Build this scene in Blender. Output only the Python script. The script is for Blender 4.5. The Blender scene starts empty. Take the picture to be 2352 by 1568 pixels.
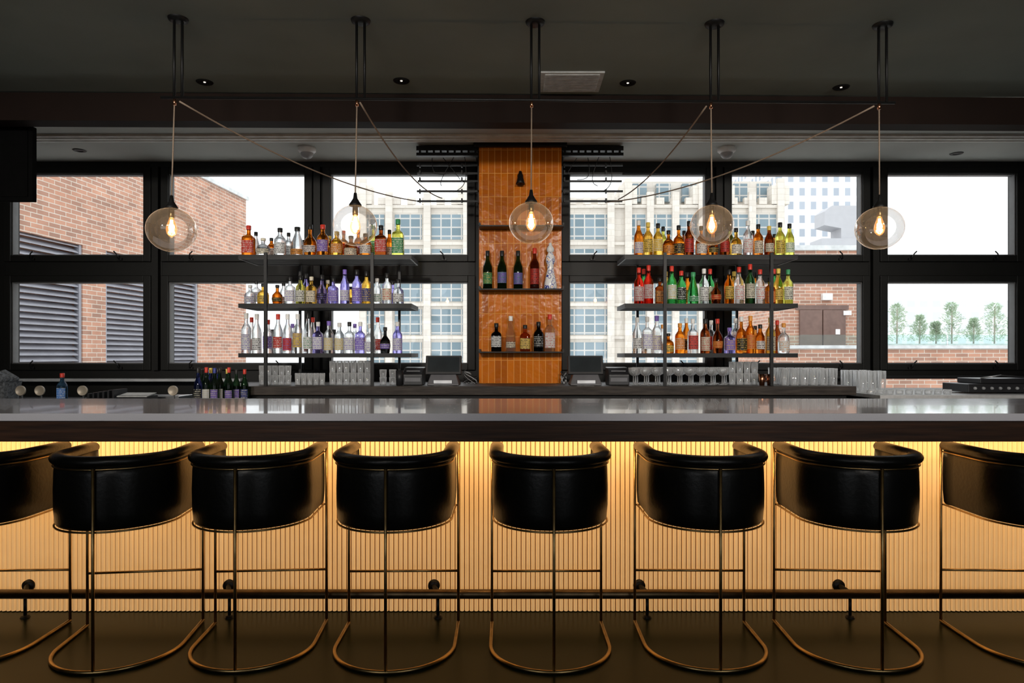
import bpy, math, random
from mathutils import Vector, Matrix
random.seed(7)
scene = bpy.context.scene
COL = scene.collection
F = 1568.0
CZ = 1.33
def X(px, D): return (px-1176)*D/F
def Z(py, D): return CZ-(py-815)*D/F

# ------------------------------------------------------------------ materials
def nt(name):
    m = bpy.data.materials.new(name); m.use_nodes = True
    n = m.node_tree; n.nodes.clear()
    out = n.nodes.new('ShaderNodeOutputMaterial')
    return m, n, out
def coords(n, kind='Object', scale=(1,1,1)):
    tc = n.nodes.new('ShaderNodeTexCoord'); mp = n.nodes.new('ShaderNodeMapping')
    mp.inputs['Scale'].default_value = scale
    n.links.new(tc.outputs[kind], mp.inputs['Vector'])
    return mp.outputs['Vector']
def mat(name, c, rough=.5, metal=0, ns=8, amt=.15, bump=0, trans=0, ior=1.45, emit=None, es=0, coat=0, scale=(1,1,1), spec=.5, clear=0):
    m, n, out = nt(name)
    b = n.nodes.new('ShaderNodeBsdfPrincipled')
    b.inputs['Roughness'].default_value = rough
    b.inputs['Metallic'].default_value = metal
    b.inputs['Transmission Weight'].default_value = trans
    b.inputs['IOR'].default_value = ior
    b.inputs['Coat Weight'].default_value = coat
    b.inputs['Specular IOR Level'].default_value = spec
    if emit:
        b.inputs['Emission Color'].default_value = (*emit, 1); b.inputs['Emission Strength'].default_value = es
    v = coords(n, 'Object', scale)
    nz = n.nodes.new('ShaderNodeTexNoise'); nz.inputs['Scale'].default_value = ns; nz.inputs['Detail'].default_value = 4
    n.links.new(v, nz.inputs['Vector'])
    cr = n.nodes.new('ShaderNodeValToRGB')
    cr.color_ramp.elements[0].position = .3; cr.color_ramp.elements[1].position = .7
    cr.color_ramp.elements[0].color = (*[x*(1-amt) for x in c], 1)
    cr.color_ramp.elements[1].color = (*[min(1, x*(1+amt)) for x in c], 1)
    n.links.new(nz.outputs['Fac'], cr.inputs[0]); n.links.new(cr.outputs[0], b.inputs['Base Color'])
    if bump:
        bp = n.nodes.new('ShaderNodeBump'); bp.inputs['Strength'].default_value = bump; bp.inputs['Distance'].default_value = .01
        n.links.new(nz.outputs['Fac'], bp.inputs['Height']); n.links.new(bp.outputs[0], b.inputs['Normal'])
    if clear:
        tr = n.nodes.new('ShaderNodeBsdfTransparent'); n.links.new(cr.outputs[0], tr.inputs[0])
        mx = n.nodes.new('ShaderNodeMixShader'); mx.inputs[0].default_value = clear
        n.links.new(b.outputs[0], mx.inputs[1]); n.links.new(tr.outputs[0], mx.inputs[2]); n.links.new(mx.outputs[0], out.inputs[0])
    else:
        n.links.new(b.outputs[0], out.inputs[0])
    return m
def brick(name, c1, c2, mortar, bw, rh, ms, rough=.8, offset=.5, bump=.4, coat=0, wob=0, mixn=.35, spec=.5):
    m, n, out = nt(name)
    b = n.nodes.new('ShaderNodeBsdfPrincipled'); n.links.new(b.outputs[0], out.inputs[0])
    b.inputs['Roughness'].default_value = rough; b.inputs['Coat Weight'].default_value = coat
    b.inputs['Specular IOR Level'].default_value = spec
    tc = n.nodes.new('ShaderNodeTexCoord'); sp = n.nodes.new('ShaderNodeSeparateXYZ'); cb = n.nodes.new('ShaderNodeCombineXYZ')
    n.links.new(tc.outputs['Object'], sp.inputs[0])
    ad = n.nodes.new('ShaderNodeMath'); ad.operation = 'ADD'
    n.links.new(sp.outputs['X'], ad.inputs[0]); n.links.new(sp.outputs['Y'], ad.inputs[1])
    n.links.new(ad.outputs[0], cb.inputs['X']); n.links.new(sp.outputs['Z'], cb.inputs['Y'])
    t = n.nodes.new('ShaderNodeTexBrick')
    t.offset = offset
    t.inputs['Scale'].default_value = 1
    t.inputs['Brick Width'].default_value = bw; t.inputs['Row Height'].default_value = rh
    t.inputs['Mortar Size'].default_value = ms
    t.inputs['Color1'].default_value = (*c1, 1); t.inputs['Color2'].default_value = (*c2, 1); t.inputs['Mortar'].default_value = (*mortar, 1)
    n.links.new(cb.outputs[0], t.inputs['Vector'])
    nz = n.nodes.new('ShaderNodeTexNoise'); nz.inputs['Scale'].default_value = 3
    n.links.new(cb.outputs[0], nz.inputs['Vector'])
    mx = n.nodes.new('ShaderNodeMix'); mx.data_type = 'RGBA'; mx.blend_type = 'OVERLAY'; mx.inputs['Factor'].default_value = mixn
    n.links.new(t.outputs['Color'], mx.inputs['A']); n.links.new(nz.outputs['Fac'], mx.inputs['B'])
    n.links.new(mx.outputs['Result'], b.inputs['Base Color'])
    bp = n.nodes.new('ShaderNodeBump'); bp.inputs['Strength'].default_value = bump; bp.inputs['Distance'].default_value = .004; bp.invert = True
    n.links.new(t.outputs['Fac'], bp.inputs['Height']); n.links.new(bp.outputs[0], b.inputs['Normal'])
    if wob:
        n2 = n.nodes.new('ShaderNodeTexNoise'); n2.inputs['Scale'].default_value = 14
        n.links.new(cb.outputs[0], n2.inputs['Vector'])
        b2 = n.nodes.new('ShaderNodeBump'); b2.inputs['Strength'].default_value = wob; b2.inputs['Distance'].default_value = .02
        n.links.new(n2.outputs['Fac'], b2.inputs['Height']); n.links.new(bp.outputs[0], b2.inputs['Normal']); n.links.new(b2.outputs[0], b.inputs['Normal'])
    return m
def thin_glass(name, tint=(.97,.98,.98), edge=(.35,.37,.37), refl=.35, blend=.35, emit=None, es=0, pw_=2.2, milk=0, base=.03):
    m, n, out = nt(name)
    lw = n.nodes.new('ShaderNodeLayerWeight'); lw.inputs['Blend'].default_value = blend
    cm = n.nodes.new('ShaderNodeMix'); cm.data_type = 'RGBA'
    pw = n.nodes.new('ShaderNodeMath'); pw.operation = 'POWER'; pw.inputs[1].default_value = pw_
    n.links.new(lw.outputs['Facing'], pw.inputs[0])
    n.links.new(pw.outputs[0], cm.inputs['Factor'])
    cm.inputs['A'].default_value = (*tint, 1); cm.inputs['B'].default_value = (*edge, 1)
    tr = n.nodes.new('ShaderNodeBsdfTransparent'); n.links.new(cm.outputs['Result'], tr.inputs[0])
    gl = n.nodes.new('ShaderNodeBsdfGlossy'); gl.inputs['Roughness'].default_value = .02
    mx = n.nodes.new('ShaderNodeMixShader')
    ml = n.nodes.new('ShaderNodeMath'); ml.operation = 'MULTIPLY_ADD'; ml.inputs[1].default_value = refl; ml.inputs[2].default_value = base
    n.links.new(lw.outputs['Fresnel'], ml.inputs[0]); n.links.new(ml.outputs[0], mx.inputs[0])
    n.links.new(tr.outputs[0], mx.inputs[1]); n.links.new(gl.outputs[0], mx.inputs[2])
    last = mx
    if milk:
        d = n.nodes.new('ShaderNodeBsdfTranslucent'); d.inputs[0].default_value = (1,1,1,1)
        d2 = n.nodes.new('ShaderNodeBsdfDiffuse'); d2.inputs[0].default_value = (1,1,1,1)
        dm = n.nodes.new('ShaderNodeMixShader'); n.links.new(d.outputs[0], dm.inputs[1]); n.links.new(d2.outputs[0], dm.inputs[2])
        m2 = n.nodes.new('ShaderNodeMixShader')
        q = n.nodes.new('ShaderNodeMath'); q.operation='MULTIPLY_ADD'; q.inputs[1].default_value=milk*3; q.inputs[2].default_value=milk*.4; q.use_clamp=True
        n.links.new(pw.outputs[0], q.inputs[0]); n.links.new(q.outputs[0], m2.inputs[0])
        n.links.new(mx.outputs[0], m2.inputs[1]); n.links.new(dm.outputs[0], m2.inputs[2]); last = m2
    if emit:
        e = n.nodes.new('ShaderNodeEmission'); e.inputs[0].default_value = (*emit, 1); e.inputs[1].default_value = es
        a = n.nodes.new('ShaderNodeAddShader'); n.links.new(last.outputs[0], a.inputs[0]); n.links.new(e.outputs[0], a.inputs[1]); last = a
    n.links.new(last.outputs[0], out.inputs[0])
    return m
def emission(name, c, s):
    m, n, out = nt(name)
    e = n.nodes.new('ShaderNodeEmission'); e.inputs[0].default_value = (*c, 1); e.inputs[1].default_value = s
    n.links.new(e.outputs[0], out.inputs[0]); return m
def label_mat(name, base, ink):
    m, n, out = nt(name)
    b = n.nodes.new('ShaderNodeBsdfPrincipled'); b.inputs['Roughness'].default_value = .5
    tl = n.nodes.new('ShaderNodeBsdfTranslucent'); ms = n.nodes.new('ShaderNodeMixShader'); ms.inputs[0].default_value = .4
    n.links.new(b.outputs[0], ms.inputs[1]); n.links.new(tl.outputs[0], ms.inputs[2]); n.links.new(ms.outputs[0], out.inputs[0])
    tc = n.nodes.new('ShaderNodeTexCoord')
    mp = n.nodes.new('ShaderNodeMapping'); mp.inputs['Scale'].default_value = (120, 120, 60)
    n.links.new(tc.outputs['Object'], mp.inputs[0])
    nz = n.nodes.new('ShaderNodeTexNoise'); nz.inputs['Scale'].default_value = 1; n.links.new(mp.outputs[0], nz.inputs['Vector'])
    wv = n.nodes.new('ShaderNodeTexWave'); wv.bands_direction = 'Z'; wv.inputs['Scale'].default_value = 22
    n.links.new(tc.outputs['Object'], wv.inputs['Vector'])
    mu = n.nodes.new('ShaderNodeMath'); mu.operation = 'MULTIPLY'
    n.links.new(nz.outputs['Fac'], mu.inputs[0]); n.links.new(wv.outputs['Fac'], mu.inputs[1])
    cr = n.nodes.new('ShaderNodeValToRGB'); cr.color_ramp.interpolation = 'CONSTANT'
    cr.color_ramp.elements[0].color = (*base, 1); cr.color_ramp.elements[1].color = (*ink, 1); cr.color_ramp.elements[1].position = .42
    n.links.new(mu.outputs[0], cr.inputs[0]); n.links.new(cr.outputs[0], b.inputs['Base Color']); n.links.new(cr.outputs[0], tl.inputs[0])
    return m

M = {}
M['ceil'] = mat('ceiling_paint', (.20,.222,.195), .8, ns=2, amt=.08)
M['ceil2'] = mat('ceiling_grey', (.45,.46,.43), .8, ns=2, amt=.06)
M['beam'] = mat('beam_paint', (.012,.006,.004), .7, ns=3, spec=.15)
M['wall'] = mat('wall_dark', (.03,.03,.028), .8, ns=3)
M['black'] = mat('black_metal', (.006,.006,.006), .45, ns=20, spec=.35)
M['blackmatte'] = mat('black_matte', (.004,.004,.004), .9, ns=20, spec=.05)
M['frame'] = mat('window_frame_paint', (.006,.006,.005), .5, ns=10, spec=.3)
M['bead'] = mat('glazing_bead', (.10,.10,.10), .5)
M['steel'] = mat('steel', (.5,.5,.5), .3, 1)
M['white'] = mat('white_plastic', (.85,.85,.84), .4)
M['panelgrey'] = mat('grille_grey', (.5,.51,.5), .6, ns=30)
M['slot'] = mat('diffuser_white', (.9,.88,.85), .5)
M['rib'] = mat('fluted_panel_glow', (.82,.66,.42), .45, ns=6, amt=.05, emit=(1,.52,.17), es=.25)  # even emission added to the ribs stands in for the strip's warm light
M['groove'] = mat('flute_groove', (.20,.10,.035), .8)  # dark colour stands in for shade between the flutes
M['stone'] = mat('quartz_top', (.60,.59,.63), .14, ns=220, amt=.03, coat=.4)
M['stonepale'] = mat('pale_worktop', (.6,.6,.6), .4, ns=30, amt=.1)
M['wood'] = mat('dark_walnut', (.034,.014,.006), .5, ns=6, amt=.5, bump=.1, scale=(.6,6,12), spec=.3)
M['wood2'] = mat('counter_oak_dark', (.045,.036,.03), .5, ns=5, amt=.5, bump=.15, scale=(1.2,8,12), spec=.25)
M['shelfwood'] = mat('shelf_wood', (.05,.045,.04), .7, ns=5, amt=.5, spec=.1, scale=(1.2,8,12))
M['leather'] = mat('black_leather', (.004,.004,.0035), .34, ns=60, amt=.3, bump=.1, spec=.3)
M['brass'] = mat('aged_brass', (.42,.28,.12), .33, 1, ns=15, amt=.25)
M['bronze'] = mat('dark_bronze', (.13,.09,.05), .38, 1, ns=15, amt=.25)
M['tile'] = brick('ochre_tile', (.66,.175,.008), (.42,.10,.004), (.80,.34,.07), .0545, .2, .003, rough=.22, offset=0, bump=.9, wob=.25, mixn=0, spec=.14)
M['brick'] = brick('red_brick', (.58,.30,.20), (.36,.20,.145), (.64,.57,.49), .22, .068, .006)
M['stonefac'] = brick('pale_stone', (.68,.63,.56), (.58,.53,.47), (.52,.47,.41), 1.6, .6, .02, bump=.1, mixn=.1)
M['tower'] = brick('tower_grid', (.36,.40,.46), (.42,.46,.52), (.74,.74,.76), 2.0, 2.4, .55, offset=0, bump=0, mixn=0)
M['pale'] = brick('pale_block', (.70,.73,.76), (.67,.70,.74), (.82,.83,.85), 3, 3, .6, offset=0, bump=0, mixn=0)
M['facwin'] = brick('mullioned_glass', (.15,.21,.24), (.23,.30,.34), (.52,.50,.47), 1.05, .9, .07, rough=.3, offset=0, bump=0, mixn=0, spec=.2)
M['louver'] = mat('louver_grey', (.34,.34,.38), .6, ns=4, amt=.1)
M['concrete'] = mat('roof_concrete', (.58,.58,.56), .9, ns=1)
M['coping'] = mat('coping', (.64,.66,.66), .6)
M['door'] = mat('brown_door', (.18,.11,.09), .5)
M['duct'] = mat('duct_grey', (.5,.5,.52), .8, amt=.03, spec=.1)
M['leaf'] = mat('foliage', (.50,.62,.47), .8, ns=3, amt=.2)  # haze is put into the pale leaf colour
M['trunk'] = mat('bark', (.45,.4,.35), .9)
M['cord'] = mat('cloth_cord', (.27,.20,.145), .8, ns=200)
M['winglass'] = thin_glass('window_glass', (.98,.99,.985), (.9,.93,.93), .2, .1)
M['railglass'] = thin_glass('rail_glass', (.85,.95,.93), (.7,.85,.8), .3, .2)
M['globe'] = thin_glass('globe_glass', (.98,.98,.98), (.72,.73,.74), .5, .35, pw_=4, milk=.09, base=.04)
M['glass'] = thin_glass('drink_glass', (.98,.99,.99), (.8,.82,.84), .6, .4, pw_=3, milk=.5, base=.1)  # white mixed into the rim imitates the shimmer of refracted window light
M['bulb'] = thin_glass('bulb_glass', (1,.92,.75), (.95,.7,.4), .4, .3, emit=(1,.4,.09), es=.4)
M['filament'] = emission('filament', (1,.6,.24), 18)
M['led'] = emission('led_strip', (1,.65,.3), 2)
M['spotlit'] = emission('downlight_lit', (1,.9,.75), 1.6)
M['screen'] = mat('screen', (.02,.026,.03), .2)
M['devblack'] = mat('device_black', (.018,.018,.02), .4)
M['devgrey'] = mat('device_grey', (.4,.41,.42), .35)
M['devdark'] = mat('device_dark_silver', (.14,.14,.15), .3)
M['copper'] = mat('copper', (.75,.35,.2), .25, 1)
M['basket'] = mat('woven_grey', (.13,.14,.15), .8, ns=60, amt=.6, bump=.5)
M['chrome'] = mat('brushed_disc', (.42,.36,.28), .45, .3)
def floor_mat():
    m, n, out = nt('polished_floor')
    b = n.nodes.new('ShaderNodeBsdfPrincipled'); n.links.new(b.outputs[0], out.inputs[0])
    v = coords(n)
    nz = n.nodes.new('ShaderNodeTexNoise'); nz.inputs['Scale'].default_value = 1.7; nz.inputs['Detail'].default_value = 8
    n.links.new(v, nz.inputs['Vector'])
    cr = n.nodes.new('ShaderNodeValToRGB')
    cr.color_ramp.elements[0].color = (.004,.0075,.003, 1); cr.color_ramp.elements[1].color = (.011,.016,.006, 1)
    n.links.new(nz.outputs['Fac'], cr.inputs[0]); n.links.new(cr.outputs[0], b.inputs['Base Color'])
    b.inputs['Roughness'].default_value = .28; b.inputs['Specular IOR Level'].default_value = .13
    b.inputs['Specular Tint'].default_value = (.75,1,.6,1)
    return m
M['floor'] = floor_mat()
def talavera():
    m, n, out = nt('painted_ceramic')
    b = n.nodes.new('ShaderNodeBsdfPrincipled'); n.links.new(b.outputs[0], out.inputs[0]); b.inputs['Roughness'].default_value = .2
    v = coords(n, 'Object', (30,30,26))
    vo = n.nodes.new('ShaderNodeTexVoronoi'); vo.feature = 'F1'; vo.inputs['Scale'].default_value = 1
    n.links.new(v, vo.inputs['Vector'])
    cr = n.nodes.new('ShaderNodeValToRGB'); cr.color_ramp.interpolation = 'CONSTANT'
    cr.color_ramp.elements[0].color = (.75,.3,.1,1)
    cr.color_ramp.elements[1].color = (.9,.9,.9,1); cr.color_ramp.elements[1].position = .14
    e = cr.color_ramp.elements.new(.44); e.color = (.03,.06,.35,1)
    e = cr.color_ramp.elements.new(.54); e.color = (.9,.9,.9,1)
    n.links.new(vo.outputs['Distance'], cr.inputs[0]); n.links.new(cr.outputs[0], b.inputs['Base Color'])
    return m
M['talavera'] = talavera()

_liq = {}
def liquid(c):
    k = tuple(c)
    if k not in _liq:
        _liq[k] = mat('bottle_liquid', c, .03, trans=.97, ior=1.36, ns=5, amt=.04, clear=.3)
    return _liq[k]
_lab = {}
def lab(base, ink):
    k = (tuple(base), tuple(ink))
    if k not in _lab: _lab[k] = label_mat('bottle_label', base, ink)
    return _lab[k]
_cap = {}
def capm(c):
    k = tuple(c)
    if k not in _cap: _cap[k] = mat('bottle_cap', c, .4)
    return _cap[k]

# ------------------------------------------------------------------ mesh builder
class MB:
    def __init__(s): s.v=[]; s.f=[]; s.sm=[]; s.mi=[]
    def add(s, vs, fs, smooth=False, mi=0, T=None):
        o=len(s.v)
        for v in vs:
            v=Vector(v)
            if T is not None: v=T@v
            s.v.append(tuple(v))
        for f in fs:
            s.f.append([i+o for i in f]); s.sm.append(smooth); s.mi.append(mi)
        return s
    def box(s,x0,x1,y0,y1,z0,z1,mi=0,T=None):
        vs=[(x0,y0,z0),(x1,y0,z0),(x1,y1,z0),(x0,y1,z0),(x0,y0,z1),(x1,y0,z1),(x1,y1,z1),(x0,y1,z1)]
        fs=[(0,3,2,1),(4,5,6,7),(0,1,5,4),(1,2,6,5),(2,3,7,6),(3,0,4,7)]
        return s.add(vs,fs,False,mi,T)
    def tube(s,pts,r,n=10,closed=False,mi=0,T=None,sq=False):
        pts=[Vector(p) for p in pts]; N=len(pts); vs=[]
        prev=None
        for i,p in enumerate(pts):
            if closed: t=(pts[(i+1)%N]-pts[i-1])
            else: t=(pts[min(i+1,N-1)]-pts[max(i-1,0)])
            t.normalize()
            if prev is None:
                a=Vector((0,0,1)) if abs(t.z)<.9 else Vector((1,0,0))
                u=t.cross(a).normalized()
            else:
                u=(prev-t*prev.dot(t)).normalized()
            prev=u; w=t.cross(u)
            for k in range(n):
                a=2*math.pi*(k+.5)/n
                vs.append(p+u*math.cos(a)*r+w*math.sin(a)*r)
        fs=[]
        for i in range(N if closed else N-1):
            j=(i+1)%N
            for k in range(n):
                l=(k+1)%n
                fs.append((i*n+k,i*n+l,j*n+l,j*n+k))
        if not closed:
            fs.append(tuple(reversed(range(n)))); fs.append(tuple((N-1)*n+k for k in range(n)))
        return s.add(vs,fs,n>6,mi,T)
    def lathe(s,prof,n=28,c=(0,0,0),mi=0,sq=0,T=None,a0=0,a1=None,sy=1,smooth=True):
        full=a1 is None
        A=[2*math.pi*k/n for k in range(n)] if full else [a0+(a1-a0)*k/(n-1) for k in range(n)]
        vs=[];fs=[]
        rmax=max(p[0] for p in prof)
        for (r,z) in prof:
            for a in A:
                g=1
                if sq and r>.6*rmax:
                    g=1/((abs(math.cos(a))**sq+abs(math.sin(a))**sq)**(1/sq))
                vs.append((c[0]+r*g*math.cos(a),c[1]+r*g*math.sin(a)*sy,c[2]+z))
        for i in range(len(prof)-1):
            for k in range(n if full else n-1):
                l=(k+1)%n
                fs.append((i*n+k,i*n+l,(i+1)*n+l,(i+1)*n+k))
        return s.add(vs,fs,smooth,mi,T)
    def build(s,name,mats,parent=None,loc=(0,0,0),rot=(0,0,0),bevel=0,label=None,cat=None,group=None,kind=None):
        me=bpy.data.meshes.new(name); me.from_pydata(s.v,[],s.f)
        if not isinstance(mats,(list,tuple)): mats=[mats]
        for m in mats: me.materials.append(m)
        me.polygons.foreach_set('use_smooth',s.sm); me.polygons.foreach_set('material_index',s.mi)
        me.validate(); me.update()
        o=bpy.data.objects.new(name,me); COL.objects.link(o)
        o.location=loc; o.rotation_euler=rot
        if parent: o.parent=parent
        if bevel:
            m=o.modifiers.new('bevel','BEVEL'); m.width=bevel; m.segments=2; m.limit_method='ANGLE'
        tag(o,label,cat,group,kind)
        return o
def tag(o,label=None,cat=None,group=None,kind=None):
    if label: o['label']=label
    if cat: o['category']=cat
    if group: o['group']=group
    if kind: o['kind']=kind
def thing(name,loc,label,cat,group=None,rotz=0):
    e=bpy.data.objects.new(name,None); e.empty_display_size=.1; COL.objects.link(e)
    e.location=loc; e.rotation_euler=(0,0,rotz); tag(e,label,cat,group); return e

# ------------------------------------------------------------------ room shell
WD=6.45
RX=5.3; RY=-4.0
CH=3.18; CH2=3.15
MB().box(-RX,RX,RY,WD+.15,-.15,0).build('floor',M['floor'],kind='structure',label='dark polished concrete floor',cat='floor')
mb=MB(); mb.box(-RX,RX,RY,4.9,CH,CH+.3)
mb.build('ceiling',M['ceil'],kind='structure',label='dark charcoal painted ceiling',cat='ceiling')
MB().box(-RX,RX,4.9,WD+.15,CH2,CH2+.33).build('ceiling_2',M['ceil2'],kind='structure',label='grey painted ceiling above the windows',cat='ceiling')
MB().box(-RX-.2,-RX,RY,WD+.15,-.15,CH+.3).build('wall_left',M['wall'],kind='structure',label='dark painted side wall',cat='wall')
MB().box(RX,RX+.2,RY,WD+.15,-.15,CH+.3).build('wall_right',M['wall'],kind='structure',label='dark painted side wall',cat='wall')
mb=MB()
mb.box(-RX,RX,RY-.2,RY,-.15,.9); mb.box(-RX,RX,RY-.2,RY,3.0,CH+.3)
mb.box(-RX,-5.0,RY-.2,RY,.9,3.0); mb.box(5.0,RX,RY-.2,RY,.9,3.0); mb.box(-1.6,1.6,RY-.2,RY,.9,3.0)  # unseen openings, sized and placed to let in fill light
mb.build('wall_front',M['wall'],kind='structure',label='dark wall with two openings for fill light',cat='wall')
mb=MB()
def skewbox(mb,x0,x1,yl,yr,dy,z0,z1,mi=0):
    vs=[(x0,yl,z0),(x1,yr,z0),(x1,yr+dy,z0),(x0,yl+dy,z0),(x0,yl,z1),(x1,yr,z1),(x1,yr+dy,z1),(x0,yl+dy,z1)]
    mb.add(vs,[(0,3,2,1),(4,5,6,7),(0,1,5,4),(1,2,6,5),(2,3,7,6),(3,0,4,7)],False,mi)
skewbox(mb,-RX,RX,4.76,4.9,.14,2.975,CH2+.02)
mb.build('trim_1',M['beam'],kind='structure',label='dark brown dropped ceiling beam',cat='beam')
mb=MB()
for i,(d,w) in enumerate([(5.63,.014),(5.70,.022),(5.765,.014)]):
    mb.box(-RX,RX,d,d+w,CH2-.02,CH2+.01,0)
mb.box(-RX,RX,5.64,5.77,CH2-.003,CH2+.01,1)
mb.build('trim_2',[M['slot'],M['ceil']],kind='structure',label='long white linear air slot in ceiling',cat='air diffuser')

# window wall
panes=[(30,333),(390,702),(760,1075),(1307,1620),(1678,1978),(2035,2330)]
zt,zm1,zm2,zb=Z(400,WD),Z(587,WD),Z(648,WD),Z(835,WD)
FW=.07
mb=MB()
edges=[-RX]
for a,b in panes: edges+= [X(a,WD)-FW, X(b,WD)+FW]
edges.append(RX)
top=zt+.06; bot=zb-.06
for i in range(0,len(edges),2):
    mb.box(edges[i],edges[i+1],WD,WD+.12,bot,top)
    xm=(edges[i]+edges[i+1])/2
    if 0<i<len(edges)-2 : mb.box(xm-.03,xm+.03,WD-.05,WD,bot,top)
mb.box(-RX,RX,WD,WD+.12,top,CH2)
lx0,lx1,lz0,lz1=X(2015,WD),X(2302,WD),.96,1.105
mb.box(-RX,lx0,WD,WD+.12,-.15,bot); mb.box(lx1,RX,WD,WD+.12,-.15,bot)
mb.box(lx0,lx1,WD,WD+.12,-.15,lz0); mb.box(lx0,lx1,WD,WD+.12,lz1,bot)
mb.box(-RX,RX,WD-.03,WD,top,top+.05)
mb.build('wall_back',M['frame'],kind='structure',label='black steel window wall with mullions',cat='wall')
for i,(a,b) in enumerate(panes):
    x0,x1=X(a,WD),X(b,WD)
    mb=MB()
    y0,y1=WD-.035,WD+.09
    for (za,zz) in ((zm1,zt),(zb,zm2)):
        mb.box(x0-FW,x0,y0,y1,za-.06,zz+.06); mb.box(x1,x1+FW,y0,y1,za-.06,zz+.06)
        mb.box(x0,x1,y0,y1,zz,zz+.06); mb.box(x0,x1,y0,y1,za-.06,za)
        g=.01
        mb.box(x0,x0+g,y0+.02,y1-.03,za,zz,1); mb.box(x1-g,x1,y0+.02,y1-.03,za,zz,1)
        mb.box(x0+g,x1-g,y0+.02,y1-.03,zz-g,zz,1); mb.box(x0+g,x1-g,y0+.02,y1-.03,za,za+g,1)
    mb.box(x0-FW,x1+FW,WD-.01,y1,zm2+.06,zm1-.06)
    w=mb.build('window_%d'%(i+1),[M['frame'],M['bead']],kind='structure',label='black steel framed window with two stacked awning sashes',cat='window',bevel=.004)
    for (za,zz) in ((zm1,zt),(zb,zm2)):
        MB().box(x0+.005,x1-.005,WD+.02,WD+.026,za+.005,zz-.005).build('glass_pane',M['winglass'],parent=w)
        for fx in (.17,.83):
            hx=x0+(x1-x0)*fx
            hb=MB(); hb.box(hx-.022,hx+.022,y0-.018,y0,za-.05,za-.03)
            s=1 if fx>.5 else -1
            hb.tube([(hx,y0-.02,za-.04),(hx,y0-.04,za-.035),(hx-s*.01,y0-.05,za+.005),(hx-s*.035,y0-.05,za+.03)],.006,8)
            hb.build('handle',M['black'],parent=w)
w=MB().box(lx0,lx0+.02,WD-.01,WD+.06,lz0,lz1).box(lx1-.02,lx1,WD-.01,WD+.06,lz0,lz1).build('window_7',M['frame'],kind='structure',label='low narrow window beneath the sill',cat='window')
MB().box(lx0+.02,lx1-.02,WD+.02,WD+.026,lz0,lz1).build('glass_pane',M['winglass'],parent=w)
MB().box(-RX,-2.5,6.28,WD-.001,1.085,1.11).build('trim_3',M['devgrey'],kind='structure',label='grey window ledge',cat='window sill',bevel=.004)
MB().box(2.85,RX,6.33,WD-.001,1.11,1.135).build('trim_4',M['black'],kind='structure',label='black window ledge',cat='window sill',bevel=.004)

# ceiling objects
for px,py,ch in ((470,188,CH),(922,185,CH),(1442,190,CH),(1932,200,CH),(183,345,CH2),(2197,352,CH2)):
    D=(ch-CZ)*F/(815-py)
    lit=ch==CH
    e=thing('recessed_downlight',(X(px,D),D,ch),'small round recessed ceiling downlight, lit' if lit else 'small round recessed ceiling downlight, unlit','ceiling light','ceiling downlights')
    MB().lathe([(.028,-.001),(.032,-.006),(.052,-.006),(.056,-.001)],28).build('trim_ring',M['black'],parent=e)
    MB().lathe([(0,-.0015),(.027,-.0015)],20).build('lens',M['black'],parent=e)
    if lit: MB().lathe([(0,-.004),(.007,-.004),(.008,-.002)],16).build('lamp',M['spotlit'],parent=e)
D0=(CH-CZ)*F/652; D1=(CH-CZ)*F/607
e=thing('ceiling_vent',(0,0,CH),'light grey square perforated ceiling vent panel','ceiling vent')
mb=MB().box(X(1242,D0),X(1375,D1)+.0,D0,D1,-.012,0)
mb.build('vent_frame',M['panelgrey'],parent=e,bevel=.003)
mb=MB()
for k in range(12):
    y=D0+.03+(D1-D0-.06)*k/11
    mb.box(X(1242,D0)+.03,X(1375,D1)-.03,y-.008,y+.004,-.018,-.0125)
mb.build('vent_slats',M['panelgrey'],parent=e)
for px in (705,1669):
    D=6.0
    e=thing('dome_camera',(X(px,D),D,CH2),'white dome security camera on ceiling','security camera','dome cameras')
    MB().lathe([(0,0),(.078,0),(.078,-.03),(.062,-.045),(.055,-.047)],32).build('housing',M['white'],parent=e)
    MB().lathe([(.054,-.046),(.05,-.07),(.035,-.088),(.015,-.096),(0,-.098)],28).build('dome',M['devgrey'],parent=e)
x0,x1=X(-90,5.0),X(72,5.0)
e=thing('loudspeaker',((x0+x1)/2,5.09,2.41),'flat black box loudspeaker hung from the ceiling beam','loudspeaker')
h=(x1-x0)/2
MB().box(-h,h,-.08,-.03,.05,.60).build('cabinet',M['blackmatte'],parent=e,bevel=.006)
MB().box(-h+.03,h-.03,-.088,-.0805,.08,.57).build('speaker_grille',M['blackmatte'],parent=e)
MB().box(-.05,.05,-.029,.02,.3,.74).build('bracket',M['blackmatte'],parent=e)

# ------------------------------------------------------------------ bar
BT=1.056; BF=3.2; BB=4.3
bar=thing('bar_counter',(0,BF,0),'long bar counter with grey quartz top and fluted front with added glow','bar counter')
Lb=3.75
MB().box(-Lb,Lb,0,BB-BF,BT-.036,BT).build('countertop',[M['stone']],parent=bar,bevel=.003,label='glossy grey quartz countertop')
MB().box(-Lb,Lb,.012,.075,.922,BT-.037).build('apron',M['wood'],parent=bar,bevel=.003,label='dark walnut apron')
MB().box(-Lb,Lb,.36,BB-BF-.03,0,BT-.04).build('body',M['black'],parent=bar)
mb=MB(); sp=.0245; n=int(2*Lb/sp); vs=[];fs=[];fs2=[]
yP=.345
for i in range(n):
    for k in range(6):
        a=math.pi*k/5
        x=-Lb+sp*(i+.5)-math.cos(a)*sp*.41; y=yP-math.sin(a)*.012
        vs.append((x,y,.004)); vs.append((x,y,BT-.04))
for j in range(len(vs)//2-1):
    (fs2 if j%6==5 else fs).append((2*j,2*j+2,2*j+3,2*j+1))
mb.add(vs,fs,True,0)
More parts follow.
